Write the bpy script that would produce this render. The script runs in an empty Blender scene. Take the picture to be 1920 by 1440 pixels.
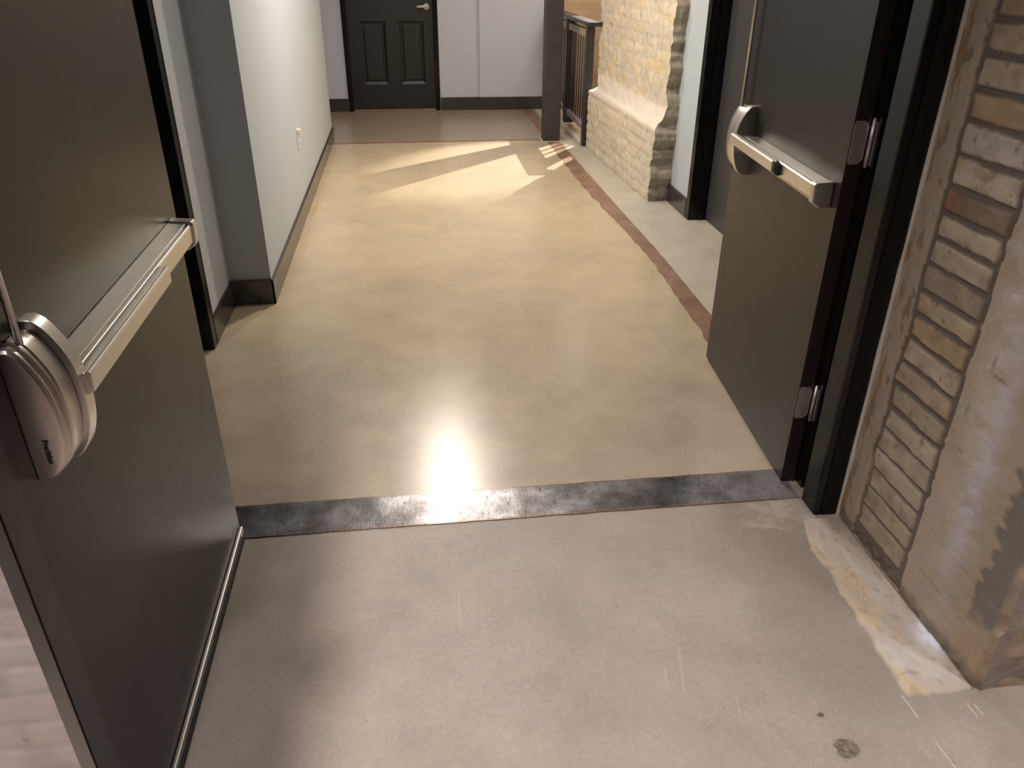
import bpy, bmesh, math, random
from mathutils import Vector, Matrix, noise

random.seed(7)
sc = bpy.context.scene
COL = sc.collection
H = 1.53

# ------------------------------------------------------------------ materials
class NT:
    def __init__(s, name):
        s.mat = bpy.data.materials.new(name); s.mat.use_nodes = True
        s.t = s.mat.node_tree; s.t.nodes.clear()
        s.out = s.t.nodes.new('ShaderNodeOutputMaterial')
        s.b = s.t.nodes.new('ShaderNodeBsdfPrincipled')
        s.t.links.new(s.b.outputs[0], s.out.inputs[0])
        g = s.t.nodes.new('ShaderNodeNewGeometry'); s.P = g.outputs['Position']
        sp = s.t.nodes.new('ShaderNodeSeparateXYZ'); s.t.links.new(s.P, sp.inputs[0])
        s.x, s.y, s.z = sp.outputs
    def inp(s, sock, v):
        if hasattr(v, 'links'): s.t.links.new(v, sock)
        elif isinstance(v, (tuple, list)):
            sock.default_value = (*v, 1.0) if len(v) == 3 and len(sock.default_value) == 4 else v
        else: sock.default_value = v
    def m(s, op, a, b=0.0, c=0.0, clamp=False):
        n = s.t.nodes.new('ShaderNodeMath'); n.operation = op; n.use_clamp = clamp
        s.inp(n.inputs[0], a); s.inp(n.inputs[1], b); s.inp(n.inputs[2], c)
        return n.outputs[0]
    def step(s, v, lo, hi):            # 0 below lo, 1 above hi
        n = s.t.nodes.new('ShaderNodeMapRange'); n.interpolation_type = 'SMOOTHSTEP'
        s.inp(n.inputs[0], v); n.inputs[1].default_value = lo; n.inputs[2].default_value = hi
        return n.outputs[0]
    def vec(s, x, y, z):
        n = s.t.nodes.new('ShaderNodeCombineXYZ')
        for i, v in enumerate((x, y, z)): s.inp(n.inputs[i], v)
        return n.outputs[0]
    def scale(s, v, k):
        n = s.t.nodes.new('ShaderNodeVectorMath'); n.operation = 'MULTIPLY'
        s.inp(n.inputs[0], v); n.inputs[1].default_value = k
        return n.outputs[0]
    def noise(s, sc_, det=4, rough=.55, vec=None, dist=0.0):
        n = s.t.nodes.new('ShaderNodeTexNoise')
        s.inp(n.inputs['Vector'], vec if vec is not None else s.P)
        n.inputs['Scale'].default_value = sc_; n.inputs['Detail'].default_value = det
        n.inputs['Roughness'].default_value = rough; n.inputs['Distortion'].default_value = dist
        return n.outputs[0]
    def ramp(s, f, stops):
        n = s.t.nodes.new('ShaderNodeValToRGB'); s.inp(n.inputs[0], f)
        e = n.color_ramp.elements
        while len(e) < len(stops): e.new(.5)
        for el, (p, c) in zip(e, stops):
            el.position = p; el.color = (*c, 1) if len(c) == 3 else c
        return n.outputs[0]
    def mix(s, f, a, b, mode='MIX'):
        n = s.t.nodes.new('ShaderNodeMix'); n.data_type = 'RGBA'; n.blend_type = mode
        s.inp(n.inputs[0], f); s.inp(n.inputs[6], a); s.inp(n.inputs[7], b)
        return n.outputs[2]
    def bump(s, h, strength=.3, dist=.01):
        n = s.t.nodes.new('ShaderNodeBump'); n.inputs['Strength'].default_value = strength
        n.inputs['Distance'].default_value = dist; s.inp(n.inputs['Height'], h)
        s.t.links.new(n.outputs[0], s.b.inputs['Normal'])
    def attr(s, name):
        n = s.t.nodes.new('ShaderNodeAttribute'); n.attribute_name = name
        return n.outputs[0]
    def set(s, **k):
        names = dict(color='Base Color', rough='Roughness', metal='Metallic', spec='Specular IOR Level',
                     coat='Coat Weight', coatr='Coat Roughness', emis='Emission Color', emstr='Emission Strength', aniso='Anisotropic')
        for a, v in k.items(): s.inp(s.b.inputs[names[a]], v)
        return s.mat

def paint(name, col, rough, spec=.5, bump=.0, bscale=300, var=.12):
    n = NT(name)
    f = n.noise(6, 3)
    c2 = tuple(c * (1 + var) for c in col); c1 = tuple(c * (1 - var) for c in col)
    n.set(color=n.ramp(f, [(.3, c1), (.7, c2)]), rough=n.m('ADD', n.m('MULTIPLY', n.noise(14, 3), .08), rough - .04), spec=spec)
    if bump: n.bump(n.noise(bscale, 2), bump, .002)
    return n.mat

M = {}
M['door'] = paint('door_paint_dark_bronze', (.0195, .0148, .0122), .35, .42, 0, 260, .04)
M['edge'] = paint('edge_band_gray', (.042, .044, .046), .40, .5, .08, 260)  # dark gray tone of the band beside the leading edge
M['frame'] = paint('frame_gloss_black', (.006, .0055, .0055), .22, .3, 0, 300, .03)
M['blackdoor'] = paint('panel_door_charcoal', (.018, .016, .0165), .38, .5)
M['graydoor'] = paint('door_gray_bronze', (.050, .047, .048), .42, .5, .1, 260, .05)
M['column'] = paint('column_paint_charcoal', (.043, .036, .040), .45, .4)
M['rail'] = paint('railing_black', (.030, .027, .029), .35, .5)
M['railtrim'] = paint('railing_lit_tan', (.30, .24, .17), .4)  # warm light on the top rail is put into this lighter colour
M['railtrim2'] = paint('railing_lit_gray', (.22, .20, .21), .3)  # bottom rail's lit top painted in as a lighter gray
M['base'] = paint('baseboard_charcoal', (.036, .033, .034), .16, .85)
M['plastic'] = paint('outlet_white', (.75, .72, .66), .35)
M['rubber'] = paint('rubber_black', (.01, .01, .01), .6)
M['ink'] = paint('lettering_dark', (.02, .015, .015), .6)

def wallmat(name, col):
    n = NT(name)
    f = n.noise(2.5, 3)
    n.set(color=n.ramp(f, [(.3, tuple(c * .97 for c in col)), (.7, col)]), rough=.62, spec=.35)
    n.bump(n.noise(260, 3, .6), .18, .002)
    return n.mat
M['wall'] = wallmat('drywall_pale_gray', (.475, .513, .556))
M['wallfar'] = wallmat('drywall_cool_gray', (.55, .58, .665))
M['ceiling'] = wallmat('ceiling_white', (.6, .59, .57))

def metal(name, col, rough, streak=None):
    n = NT(name)
    v = n.scale(n.P, streak) if streak else n.P
    f = n.noise(60, 3, .6, v)
    n.set(color=n.ramp(f, [(.3, tuple(c * .97 for c in col)), (.7, col)]), metal=1.0,
          rough=n.m('ADD', n.m('MULTIPLY', f, .03), rough - .015))
    return n.mat
M['steel'] = metal('satin_steel', (.72, .685, .64), .32, (1, .05, 4))
M['steelcase'] = metal('satin_steel_case', (.60, .55, .52), .34)
M['hinge'] = metal('hinge_steel', (.62, .57, .57), .50)
M['alu'] = metal('aluminium_sweep', (.50, .49, .47), .45, (1, .05, 1))
M['lever'] = metal('lever_nickel', (.66, .62, .56), .3)

def plate_mat():
    n = NT('threshold_mill_steel')
    st = n.noise(1.0, 5, .65, n.scale(n.P, (240, 30, 30)))
    bl = n.noise(9, 5, .6)
    c = n.ramp(bl, [(.32, (.075, .068, .070)), (.50, (.15, .145, .155)), (.66, (.26, .26, .28))])
    # rust and cement dust along the edges
    edge = n.m('MINIMUM', n.m('SUBTRACT', n.y, 1.915), n.m('SUBTRACT', 2.07, n.y))
    em = n.m('SUBTRACT', 1.0, n.step(n.m('ADD', edge, n.m('MULTIPLY', n.m('SUBTRACT', n.noise(30, 5), .5), .03)), 0.0, .012))
    c = n.mix(n.m('MULTIPLY', em, .55), c, (.20, .12, .075))
    # mortar smear at the right-hand end
    rm = n.step(n.m('ADD', n.x, n.m('MULTIPLY', n.m('SUBTRACT', n.noise(26, 5), .5), .25)), 1.02, 1.10)
    rust = n.step(n.noise(5, 3), .62, .72)
    c = n.mix(n.m('MULTIPLY', rust, .35), c, (.13, .06, .035))
    c = n.mix(n.m('MULTIPLY', rm, .55), c, (.30, .28, .29))
    r = n.m('ADD', n.m('MULTIPLY', st, .18), .19)
    r = n.m('ADD', r, n.m('MULTIPLY', rm, .3))
    pit = n.step(n.noise(70, 5, .7, n.scale(n.P, (1.6, .7, 1))), .60, .66)
    n.set(color=n.mix(pit, c, (.05, .045, .045)), metal=n.m('SUBTRACT', 1.0, n.m('MULTIPLY', n.m('MAXIMUM', em, rm), .6)), rough=r)
    n.bump(n.m('ADD', st, n.m('MULTIPLY', n.noise(120, 3), .7)), .22, .0010)
    return n.mat
M['plate'] = plate_mat()

def floor_mat():
    n = NT('concrete_floor')
    big = n.noise(1.1, 4, .55); mid = n.noise(5, 5, .6); fine = n.noise(70, 4, .65); vf = n.noise(420, 4, .75)
    # polished, sealed corridor slab
    cor = n.ramp(n.m('ADD', n.m('MULTIPLY', big, .6), n.m('MULTIPLY', mid, .4)),
                 [(.30, (.40, .325, .232)), (.50, (.475, .385, .265)), (.70, (.55, .445, .295))])
    # pinker, less yellow tone towards the steel plate
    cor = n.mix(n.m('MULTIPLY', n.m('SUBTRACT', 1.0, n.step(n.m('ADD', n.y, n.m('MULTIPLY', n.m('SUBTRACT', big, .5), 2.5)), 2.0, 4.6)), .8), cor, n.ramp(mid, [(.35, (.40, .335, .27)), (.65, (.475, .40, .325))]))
    # greyer slab beyond the rust line, its weaker light painted in as darker brown
    farm = n.step(n.y, 7.50, 7.56)
    cor = n.mix(n.m('MULTIPLY', farm, .8), cor, (.25, .195, .15))
    # little rust mark beside the left baseboard
    rx = n.m('ADD', n.m('ABSOLUTE', n.m('SUBTRACT', n.m('ADD', n.x, n.m('MULTIPLY', n.m('SUBTRACT', n.y, 5.4), -.03)), -.675)), n.m('MULTIPLY', n.m('SUBTRACT', n.noise(22, 4), .5), .02))
    rf = n.m('MULTIPLY', n.m('SUBTRACT', 1.0, n.step(rx, .004, .016)), n.m('MULTIPLY', n.step(n.y, 5.1, 5.25), n.m('SUBTRACT', 1.0, n.step(n.y, 5.55, 5.7))))
    cor = n.mix(n.m('MULTIPLY', rf, .6), cor, (.50, .30, .12))
    # pale rough concrete right of the inlay
    rs = n.step(n.x, 1.385, 1.40)
    pale = n.ramp(mid, [(.30, (.40, .36, .30)), (.70, (.50, .455, .385))])
    cor = n.mix(rs, cor, pale)
    # rough grey-pink slab of the near room
    near = n.ramp(n.m('ADD', n.m('MULTIPLY', mid, .55), n.m('MULTIPLY', n.noise(2.1, 3), .45)),
                  [(.32, (.30, .258, .228)), (.5, (.37, .318, .283)), (.68, (.43, .375, .338))])
    # darker greenish scuffed band along the footing
    d = n.m('ADD', n.x, n.m('MULTIPLY', n.m('SUBTRACT', n.noise(6, 4), .5), .28))
    band = n.m('MULTIPLY', n.step(d, .78, .98), n.m('SUBTRACT', 1.0, n.step(d, 1.10, 1.16)))
    band = n.m('MULTIPLY', band, n.step(n.y, .98, 1.2))
    near = n.mix(n.m('MULTIPLY', band, .55), near, (.255, .232, .20))
    # chalky smears and scratches
    sm = n.step(n.noise(3.2, 6, .7, n.scale(n.P, (2.6, 1.0, 1)), 1.2), .60, .74)
    near = n.mix(n.m('MULTIPLY', sm, .35), near, (.47, .42, .39))
    # round stain
    dx = n.m('SUBTRACT', n.x, .878); dy = n.m('SUBTRACT', n.y, 1.032)
    dist = n.m('SQRT', n.m('ADD', n.m('MULTIPLY', dx, dx), n.m('MULTIPLY', dy, dy)))
    dist = n.m('ADD', dist, n.m('MULTIPLY', n.m('SUBTRACT', n.noise(38, 5, .65), .5), .045))
    st = n.m('MULTIPLY', n.m('SUBTRACT', 1.0, n.step(dist, .022, .032)), n.m('ADD', .55, n.m('MULTIPLY', n.step(fine, .45, .55), .45)))
    near = n.mix(st, near, (.12, .105, .085))
    dx = n.m('SUBTRACT', n.x, .862); dy = n.m('SUBTRACT', n.y, 1.12)
    d2 = n.m('ADD', n.m('SQRT', n.m('ADD', n.m('MULTIPLY', dx, dx), n.m('MULTIPLY', dy, dy))), n.m('MULTIPLY', n.m('SUBTRACT', n.noise(60, 4), .5), .02))
    near = n.mix(n.m('SUBTRACT', 1.0, n.step(d2, .004, .009)), near, (.12, .10, .08))
    # white saw scratches by the pier corner:  x = a + b*(y-y0)
    def line(x0, y0, x1, y1, w, amt, col):
        nonlocal near
        k = (x1 - x0) / (y1 - y0)
        lx = n.m('ADD', x0, n.m('MULTIPLY', n.m('SUBTRACT', n.y, y0), k))
        q = n.m('ABSOLUTE', n.m('SUBTRACT', n.x, lx))
        lo, hi = min(y0, y1), max(y0, y1)
        f = n.m('MULTIPLY', n.m('SUBTRACT', 1.0, n.step(q, w * .5, w)), n.m('MULTIPLY', n.step(n.y, lo, lo + .01), n.m('SUBTRACT', 1.0, n.step(n.y, hi - .01, hi))))
        near = n.mix(n.m('MULTIPLY', f, amt), near, col)
    for L in SCR: line(*L)
    # gritty aggregate
    spk = n.step(n.noise(120, 3, .6), .63, .70)
    near = n.mix(n.m('MULTIPLY', spk, .5), near, (.56, .50, .45))
    pits = n.step(n.noise(83, 4, .6, n.scale(n.P, (1, .8, 1))), .655, .71)
    near = n.mix(n.m('MULTIPLY', pits, .55), near, (.17, .14, .12))
    chk = n.m('MULTIPLY', n.step(n.noise(34, 6, .75, n.scale(n.P, (1.5, .8, 1)), .8), .56, .68), n.step(big, .42, .6))
    near = n.mix(n.m('MULTIPLY', chk, .45), near, (.50, .45, .42))
    drk = n.step(n.noise(4.3, 5, .65), .56, .72)
    near = n.mix(n.m('MULTIPLY', drk, .35), near, (.25, .215, .19))
    nm = n.m('SUBTRACT', 1.0, n.step(n.y, 1.985, 1.99))
    col = n.mix(nm, cor, near)
    # fine value grain over everything
    g = n.m('ADD', n.m('SUBTRACT', .69, n.m('MULTIPLY', nm, .15)), n.m('MULTIPLY', n.m('ADD', n.m('MULTIPLY', fine, .4), n.m('MULTIPLY', vf, .6)), n.m('ADD', .62, n.m('MULTIPLY', nm, .30))))
    col = n.mix(1.0, col, n.vec(g, g, g), 'MULTIPLY')
    rough = n.m('ADD', n.m('MULTIPLY', mid, .10), .19)
    rough = n.m('ADD', rough, n.m('MULTIPLY', n.m('MAXIMUM', nm, rs), .26))
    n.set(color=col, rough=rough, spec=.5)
    n.bump(n.m('MULTIPLY', n.m('ADD', n.m('MULTIPLY', fine, .6), n.m('MULTIPLY', vf, .5)), n.m('ADD', .22, n.m('MULTIPLY', nm, .78))), .22, .0025)
    return n.mat
SCR = [(1.0774, 1.1558, 1.0814, 1.081, .0022, .9, (.62, .56, .54)), (1.0829, 1.0277, 1.0893, .94, .0024, .8, (.62, .56, .54)),
       (1.2167, 1.1164, 1.2168, 1.0677, .0026, .8, (.60, .52, .42)), (1.2325, 1.11, 1.2354, 1.0698, .0024, .8, (.62, .58, .52)),
       (.063, 1.615, .057, 1.50, .0014, .6, (.58, .53, .49)), (.015, 1.56, .012, 1.53, .0012, .4, (.58, .53, .49)),
       (.6906, 1.202, .6753, 1.1296, .0018, .5, (.56, .51, .48)), (.60, 1.36, .57, 1.22, .004, .3, (.54, .50, .47)),
       (.545, 1.30, .537, 1.25, .002, .5, (.56, .50, .44))]
M['floor'] = floor_mat()

def vc_mat(name, rough=.8, bstr=.5, bdist=.004, grain=.25, spec=.3):
    n = NT(name)
    a = n.attr('Col')
    f = n.noise(90, 5, .65); f2 = n.noise(24, 4, .6)
    g = n.m('ADD', 1 - grain / 2, n.m('MULTIPLY', n.m('ADD', n.m('MULTIPLY', f, .5), n.m('MULTIPLY', f2, .5)), grain))
    n.set(color=n.mix(1.0, a, n.vec(g, g, g), 'MULTIPLY'), rough=rough, spec=spec)
    n.bump(n.m('ADD', f, n.m('MULTIPLY', n.noise(300, 3), .4)), bstr, bdist)
    return n.mat
M['masonry'] = vc_mat('masonry_plaster_and_brick', .55, .35, .003)
M['footing'] = vc_mat('footing_plaster', .7, .22, .002)

def inlay_mat():
    n = NT('rusty_inlay')
    f = n.noise(7, 5, .6); g = n.noise(60, 4)
    n.set(color=n.ramp(n.m('ADD', n.m('MULTIPLY', f, .7), n.m('MULTIPLY', g, .3)), [(.35, (.165, .092, .062)), (.5, (.235, .135, .095)), (.66, (.30, .195, .14))]),
          rough=n.m('ADD', .28, n.m('MULTIPLY', g, .2)))
    n.bump(g, .2, .002)
    return n.mat
M['inlay'] = inlay_mat()

def stairbrick():
    n = NT('stairwell_brick')
    b = n.t.nodes.new('ShaderNodeTexBrick')
    n.t.links.new(n.vec(n.m('ADD', n.x, n.y), n.z, 0.0), b.inputs['Vector'])
    b.inputs['Scale'].default_value = 1.0; b.inputs['Brick Width'].default_value = .21; b.inputs['Row Height'].default_value = .072
    b.inputs['Mortar Size'].default_value = .006
    b.inputs['Color1'].default_value = (.42, .29, .18, 1); b.inputs['Color2'].default_value = (.55, .40, .26, 1)
    b.inputs['Mortar'].default_value = (.46, .34, .23, 1)
    n.set(color=n.mix(n.m('MULTIPLY', n.noise(14, 4), .5), b.outputs[0], (.50, .36, .23)), rough=.8)
    return n.mat
M['stairbrick'] = stairbrick()
M['darkbrick'] = paint('brown_shade_wall', (.13, .10, .08), .7)
n = NT('curb_pale'); n.set(color=n.ramp(n.noise(12, 4), [(.3, (.50, .42, .34)), (.7, (.68, .6, .5))]), rough=.35); M['curb'] = n.mat
n = NT('caulk_white'); n.set(color=(.62, .58, .53), rough=.5); M['caulk'] = n.mat
n = NT('lamp_lens_warm'); n.set(color=(.9, .85, .75), emis=(1, .82, .6), emstr=6.0); M['lens'] = n.mat

# ------------------------------------------------------------------ mesh helpers
class MB:
    def __init__(s): s.bm = bmesh.new()
    def box(s, x0, x1, y0, y1, z0, z1, mi=0, M4=None):
        vs = [s.bm.verts.new(Vector((x, y, z))) for x in (x0, x1) for y in (y0, y1) for z in (z0, z1)]
        fs = [(0, 1, 3, 2), (4, 6, 7, 5), (0, 4, 5, 1), (2, 3, 7, 6), (0, 2, 6, 4), (1, 5, 7, 3)]
        for f in fs:
            fc = s.bm.faces.new([vs[i] for i in f]); fc.material_index = mi
        if M4 is not None:
            for v in vs: v.co = M4 @ v.co
        return s
    def prism(s, pts, axis, a, b, mi=0, pts2=None):
        """extrude closed 2-D outline along axis from a to b. axis 0: pts=(y,z); 1: (x,z); 2: (x,y)"""
        def mk(p, t):
            if axis == 0: return Vector((t, p[0], p[1]))
            if axis == 1: return Vector((p[0], t, p[1]))
            return Vector((p[0], p[1], t))
        A = [s.bm.verts.new(mk(p, a)) for p in pts]; B = [s.bm.verts.new(mk(p, b)) for p in (pts2 or pts)]
        n_ = len(pts)
        for i in range(n_):
            f = s.bm.faces.new([A[i], A[(i + 1) % n_], B[(i + 1) % n_], B[i]]); f.material_index = mi
        s.bm.faces.new(A[::-1]).material_index = mi; s.bm.faces.new(B).material_index = mi
        return s
    def loft(s, rings, mi=0):
        R = [[s.bm.verts.new(Vector(p)) for p in r] for r in rings]
        n_ = len(R[0])
        for r0, r1 in zip(R, R[1:]):
            for i in range(n_):
                s.bm.faces.new([r0[i], r0[(i + 1) % n_], r1[(i + 1) % n_], r1[i]]).material_index = mi
        s.bm.faces.new(R[0][::-1]).material_index = mi; s.bm.faces.new(R[-1]).material_index = mi
        return s
    def cyl(s, p, q, r, seg=16, mi=0):
        p, q = Vector(p), Vector(q); d = (q - p).normalized()
        u = d.orthogonal().normalized(); v = d.cross(u)
        return s.loft([[c + (u * math.cos(2 * math.pi * i / seg) + v * math.sin(2 * math.pi * i / seg)) * r for i in range(seg)] for c in (p, q)], mi)
    def build(s, name, mats, parent=None, bevel=0.0, smooth=False, seg=2):
        bmesh.ops.recalc_face_normals(s.bm, faces=s.bm.faces)
        me = bpy.data.meshes.new(name); s.bm.to_mesh(me); s.bm.free()
        for m_ in (mats if isinstance(mats, list) else [mats]): me.materials.append(m_)
        o = bpy.data.objects.new(name, me); COL.objects.link(o)
        if parent is not None: o.parent = parent
        if smooth:
            for p in me.polygons: p.use_smooth = True
        if bevel:
            b = o.modifiers.new('bevel', 'BEVEL'); b.width = bevel; b.segments = seg; b.limit_method = 'ANGLE'; b.angle_limit = math.radians(40)
            b.harden_normals = False
        return o

def tag(o, label=None, cat=None, group=None, kind=None):
    if label: o['label'] = label
    if cat: o['category'] = cat
    if group: o['group'] = group
    if kind: o['kind'] = kind
    return o
def empty(name, loc=(0, 0, 0), rz=0.0, mat=None):
    o = bpy.data.objects.new(name, None); COL.objects.link(o); o.empty_display_size = .1
    if mat is not None: o.matrix_world = mat
    else: o.location = loc; o.rotation_euler = (0, 0, rz)
    return o
def S(o, label=None, cat=None): return tag(o, label, cat, None, 'structure')

def fbm(p, o=4): return noise.fractal(Vector(p), 1.0, 2.0, o, noise_basis='PERLIN_ORIGINAL')
def nz(*p): return noise.noise(Vector(p))

def colgrid(name, us, vs, fn, mat, parent=None, smooth=True):
    """grid of points fn(u,v)->(co,color)"""
    verts, cols = [], []
    for u in us:
        for v in vs:
            c, k = fn(u, v); verts.append(c); cols.append((*k, 1.0))
    nu, nv = len(us), len(vs)
    faces = [(i * nv + j, (i + 1) * nv + j, (i + 1) * nv + j + 1, i * nv + j + 1) for i in range(nu - 1) for j in range(nv - 1)]
    me = bpy.data.meshes.new(name); me.from_pydata(verts, [], faces)
    at = me.color_attributes.new('Col', 'FLOAT_COLOR', 'POINT')
    at.data.foreach_set('color', [x for c in cols for x in c])
    me.materials.append(mat)
    for p in me.polygons: p.use_smooth = smooth
    o = bpy.data.objects.new(name, me); COL.objects.link(o)
    if parent: o.parent = parent
    return o
def frange(a, b, st):
    n_ = max(1, int(round((b - a) / st))); return [a + (b - a) * i / n_ for i in range(n_ + 1)]
def lerp3(a, b, t): return tuple(a[i] + (b[i] - a[i]) * t for i in range(3))
def sm(x, a, b):
    t = max(0., min(1., (x - a) / (b - a))); return t * t * (3 - 2 * t)

# ------------------------------------------------------------------ floor, ceiling
b = MB()
for (x0, x1, y0, y1) in ((-2.4, 1.62, -2.4, 9.3), (1.62, 3.4, -2.4, 7.30), (1.62, 2.7, 9.2, 9.3)):
    b.box(x0, x1, y0, y1, -.12, 0)
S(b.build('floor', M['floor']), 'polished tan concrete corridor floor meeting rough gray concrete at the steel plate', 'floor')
CZ = 2.78
b = MB(); b.box(-2.4, 3.4, 1.9, 9.4, CZ, CZ + .1); b.box(-2.4, 3.4, -2.4, 1.9, 3.15, 3.25); b.box(-2.4, 3.4, 1.9, 1.95, CZ, 3.2)
S(b.build('ceiling', M['ceiling']))

# ------------------------------------------------------------------ left side of corridor
b = MB()
b.box(-1.12, -.915, 3.30, 3.745, 0, CZ)                      # short stretch after the door frame
b.box(-1.12, -.915, 1.99, 2.24, 0, CZ)
b.box(-1.12, -.915, 2.24, 3.30, 2.13, CZ)                     # over that door
b.box(-1.12, -.72, 3.745, 7.64, 0, CZ)                        # the wall that steps forward
b.box(-2.3, -1.12, 7.5, 7.64, 0, CZ)
S(b.build('wall_left', M['wall']), 'pale gray left corridor wall that steps forward past a dark recess', 'wall')
BH = .125
b = MB()
pr = lambda off: [(0, 0), (off, 0), (off, BH - .012), (off * .45, BH), (0, BH)]
b.prism([(-.72 + p[0], p[1]) for p in pr(.012)], 1, 3.733, 7.652)
b.prism([(-.915 + p[0], p[1]) for p in pr(.012)], 1, 3.302, 3.733)
b.box(-.915, -.709, 3.733, 3.745, 0, BH)
S(b.build('baseboard_left', M['base'], None, .0015))
# left door frame (a doorway in the left wall, its leaf closed)
b = MB()
b.prism([(-1.03, 3.235), (-.905, 3.235), (-.905, 3.297), (-.915, 3.297), (-.915, 3.300), (-1.03, 3.300)], 2, 0, 2.13)
b.prism([(-1.03, 2.24), (-1.03, 2.305), (-.905, 2.305), (-.905, 2.243), (-.915, 2.24)], 2, 0, 2.13)
b.box(-1.03, -.905, 2.305, 3.235, 2.08, 2.13)
b.box(-.915, -.9035, 3.292, 3.302, 0, 2.13)
t2 = S(b.build('trim_2', M['frame'], None, .002), 'glossy black metal door frame on the left wall before the recess', 'door frame')
e = empty('door_2'); S(e, 'closed dark bronze door inside the left black frame', 'door')
b = MB(); b.box(-1.06, -1.018, 2.31, 3.23, .008, 2.075); b.build('leaf', M['door'], e, .001)
b = MB(); b.cyl((-1.018, 2.40, 1.0), (-.97, 2.40, 1.0), .011); b.box(-.98, -.968, 2.39, 2.51, .99, 1.01); b.build('lever_handle', M['lever'], e, .003)

# outlet on left wall
e = tag(empty('wall_outlet', (-.72, 5.285, .49)), 'small white outlet plate on the pale left wall above the baseboard', 'outlet')
b = MB(); b.box(0.0005, .006, -.038, .038, -.062, .062); b.build('cover_plate', M['plastic'], e, .003)
b = MB()
for dz in (-.02, .02): b.box(.005, .011, -.016, .016, dz - .015, dz + .015)
b.build('receptacle', M['plastic'], e, .003)
b = MB(); b.box(.006, .024, -.018, .018, .028, .058); b.build('plug_cap', M['plastic'], e, .004)

# ------------------------------------------------------------------ far end
YF = 9.18
b = MB()
b.box(-2.3, -.655, YF, YF + .15, 0, CZ); b.box(.345, .785, YF, YF + .15, 0, CZ); b.box(-.655, .345, YF, YF + .15, 2.10, CZ)
b.box(.785, 1.62, YF - .022, YF + .15, 0, CZ)
S(b.build('wall_far', M['wallfar']), 'cool gray wall at the far end of the corridor', 'wall')
b = MB()
for x0, x1, y in ((-2.3, -.66, YF), (.35, .785, YF), (.785, 1.60, YF - .022)):
    b.box(x0, x1, y - .013, y, 0, .135)
S(b.build('baseboard_far', M['base'], None, .002))
e = S(empty('door_3', (0, YF, 0)), 'charcoal panelled door with a nickel lever in the far wall', 'door')
b = MB()
b.box(-.655, -.605, -.02, .12, 0, 2.10); b.box(.295, .345, -.02, .12, 0, 2.10); b.box(-.605, .295, -.02, .12, 2.05, 2.10)
b.build('door_frame', M['frame'], e, .004)
b = MB()
lx0, lx1, f0, f1 = -.60, .29, .012, .052
cols = [(-.478, -.208), (-.068, .194)]
rows = [(.275, .905), (1.10, 1.62), (1.72, 1.93)]
xs = [lx0] + [v for c in cols for v in c] + [lx1]; zs = [.022] + [v for r in rows for v in r] + [2.045]
for i in range(len(xs) - 1):
    for j in range(len(zs) - 1):
        X0, X1, Z0, Z1 = xs[i], xs[i + 1], zs[j], zs[j + 1]
        if i % 2 == 1 and j % 2 == 1:
            def ring(ins, y): return [(X0 + ins, y, Z0 + ins), (X1 - ins, y, Z0 + ins), (X1 - ins, y, Z1 - ins), (X0 + ins, y, Z1 - ins)]
            b.loft([ring(0, f1), ring(0, f0), ring(.026, f0 + .014), ring(.036, f0 + .014), ring(.05, f0 + .006)])
        else: b.box(X0, X1, f0, f1, Z0, Z1)
b.build('leaf', M['blackdoor'], e)
b = MB(); b.cyl((.232, .012, 1.04), (.232, -.004, 1.04), .032, 24); b.cyl((.232, -.004, 1.04), (.232, -.05, 1.04), .010)
b.prism([(.245, 1.055), (.232, 1.060), (.13, 1.052), (.125, 1.036), (.228, 1.030), (.245, 1.034)], 1, -.06, -.045)
b.build('lever_handle', M['lever'], e, .003)
b = MB(); b.box(-.60, .29, -.03, .06, 0, .018); b.build('sill', M['inlay'], e, .003)

# ------------------------------------------------------------------ right side of corridor
b = MB()
b.box(1.785, 2.05, 4.93, 5.60, 0, CZ)
b.box(1.785, 2.05, 2.02, 3.90, 0, CZ)
b.box(1.785, 2.05, 3.90, 4.93, 2.13, CZ)
S(b.build('wall_right', M['wall']), 'pale gray right corridor wall between the brick pier and black door frame', 'wall')
b = MB()
b.box(1.772, 1.785, 4.935, 5.33, 0, BH)
b.box(1.772, 1.785, 2.02, 3.895, 0, BH)
S(b.build('baseboard_right', M['base'], None, .002))
# frame with stop line
b = MB()
for (ya, yb, sgn) in ((4.875, 4.932, 1), (3.955, 3.898, -1)):
    b.prism([(1.775, ya), (1.826, ya), (1.826, ya + .005 * sgn), (1.838, ya + .005 * sgn), (1.840, ya - .012 * sgn), (1.888, ya - .012 * sgn), (1.888, ya), (1.90, ya), (1.90, yb), (1.775, yb)], 2, 0, 2.13)
b.box(1.775, 1.90, 3.955, 4.875, 2.08, 2.13)
b.box(1.7765, 1.782, 4.872, 4.876, 0, 2.08)
S(b.build('trim_3', M['frame'], None, .0015), 'glossy black metal door frame on the right wall by the brick pier', 'door frame')
e = S(empty('door_4'), 'closed gray-brown door in the right wall behind the open leaf', 'door')
b = MB(); b.box(1.893, 1.94, 3.96, 4.87, .010, 2.075); b.build('leaf', M['graydoor'], e, .001)
b = MB(); b.cyl((1.893, 4.0, 1.0), (1.85, 4.0, 1.0), .011); b.box(1.845, 1.857, 3.99, 4.12, .99, 1.01); b.build('lever_handle', M['lever'], e, .003)

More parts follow.
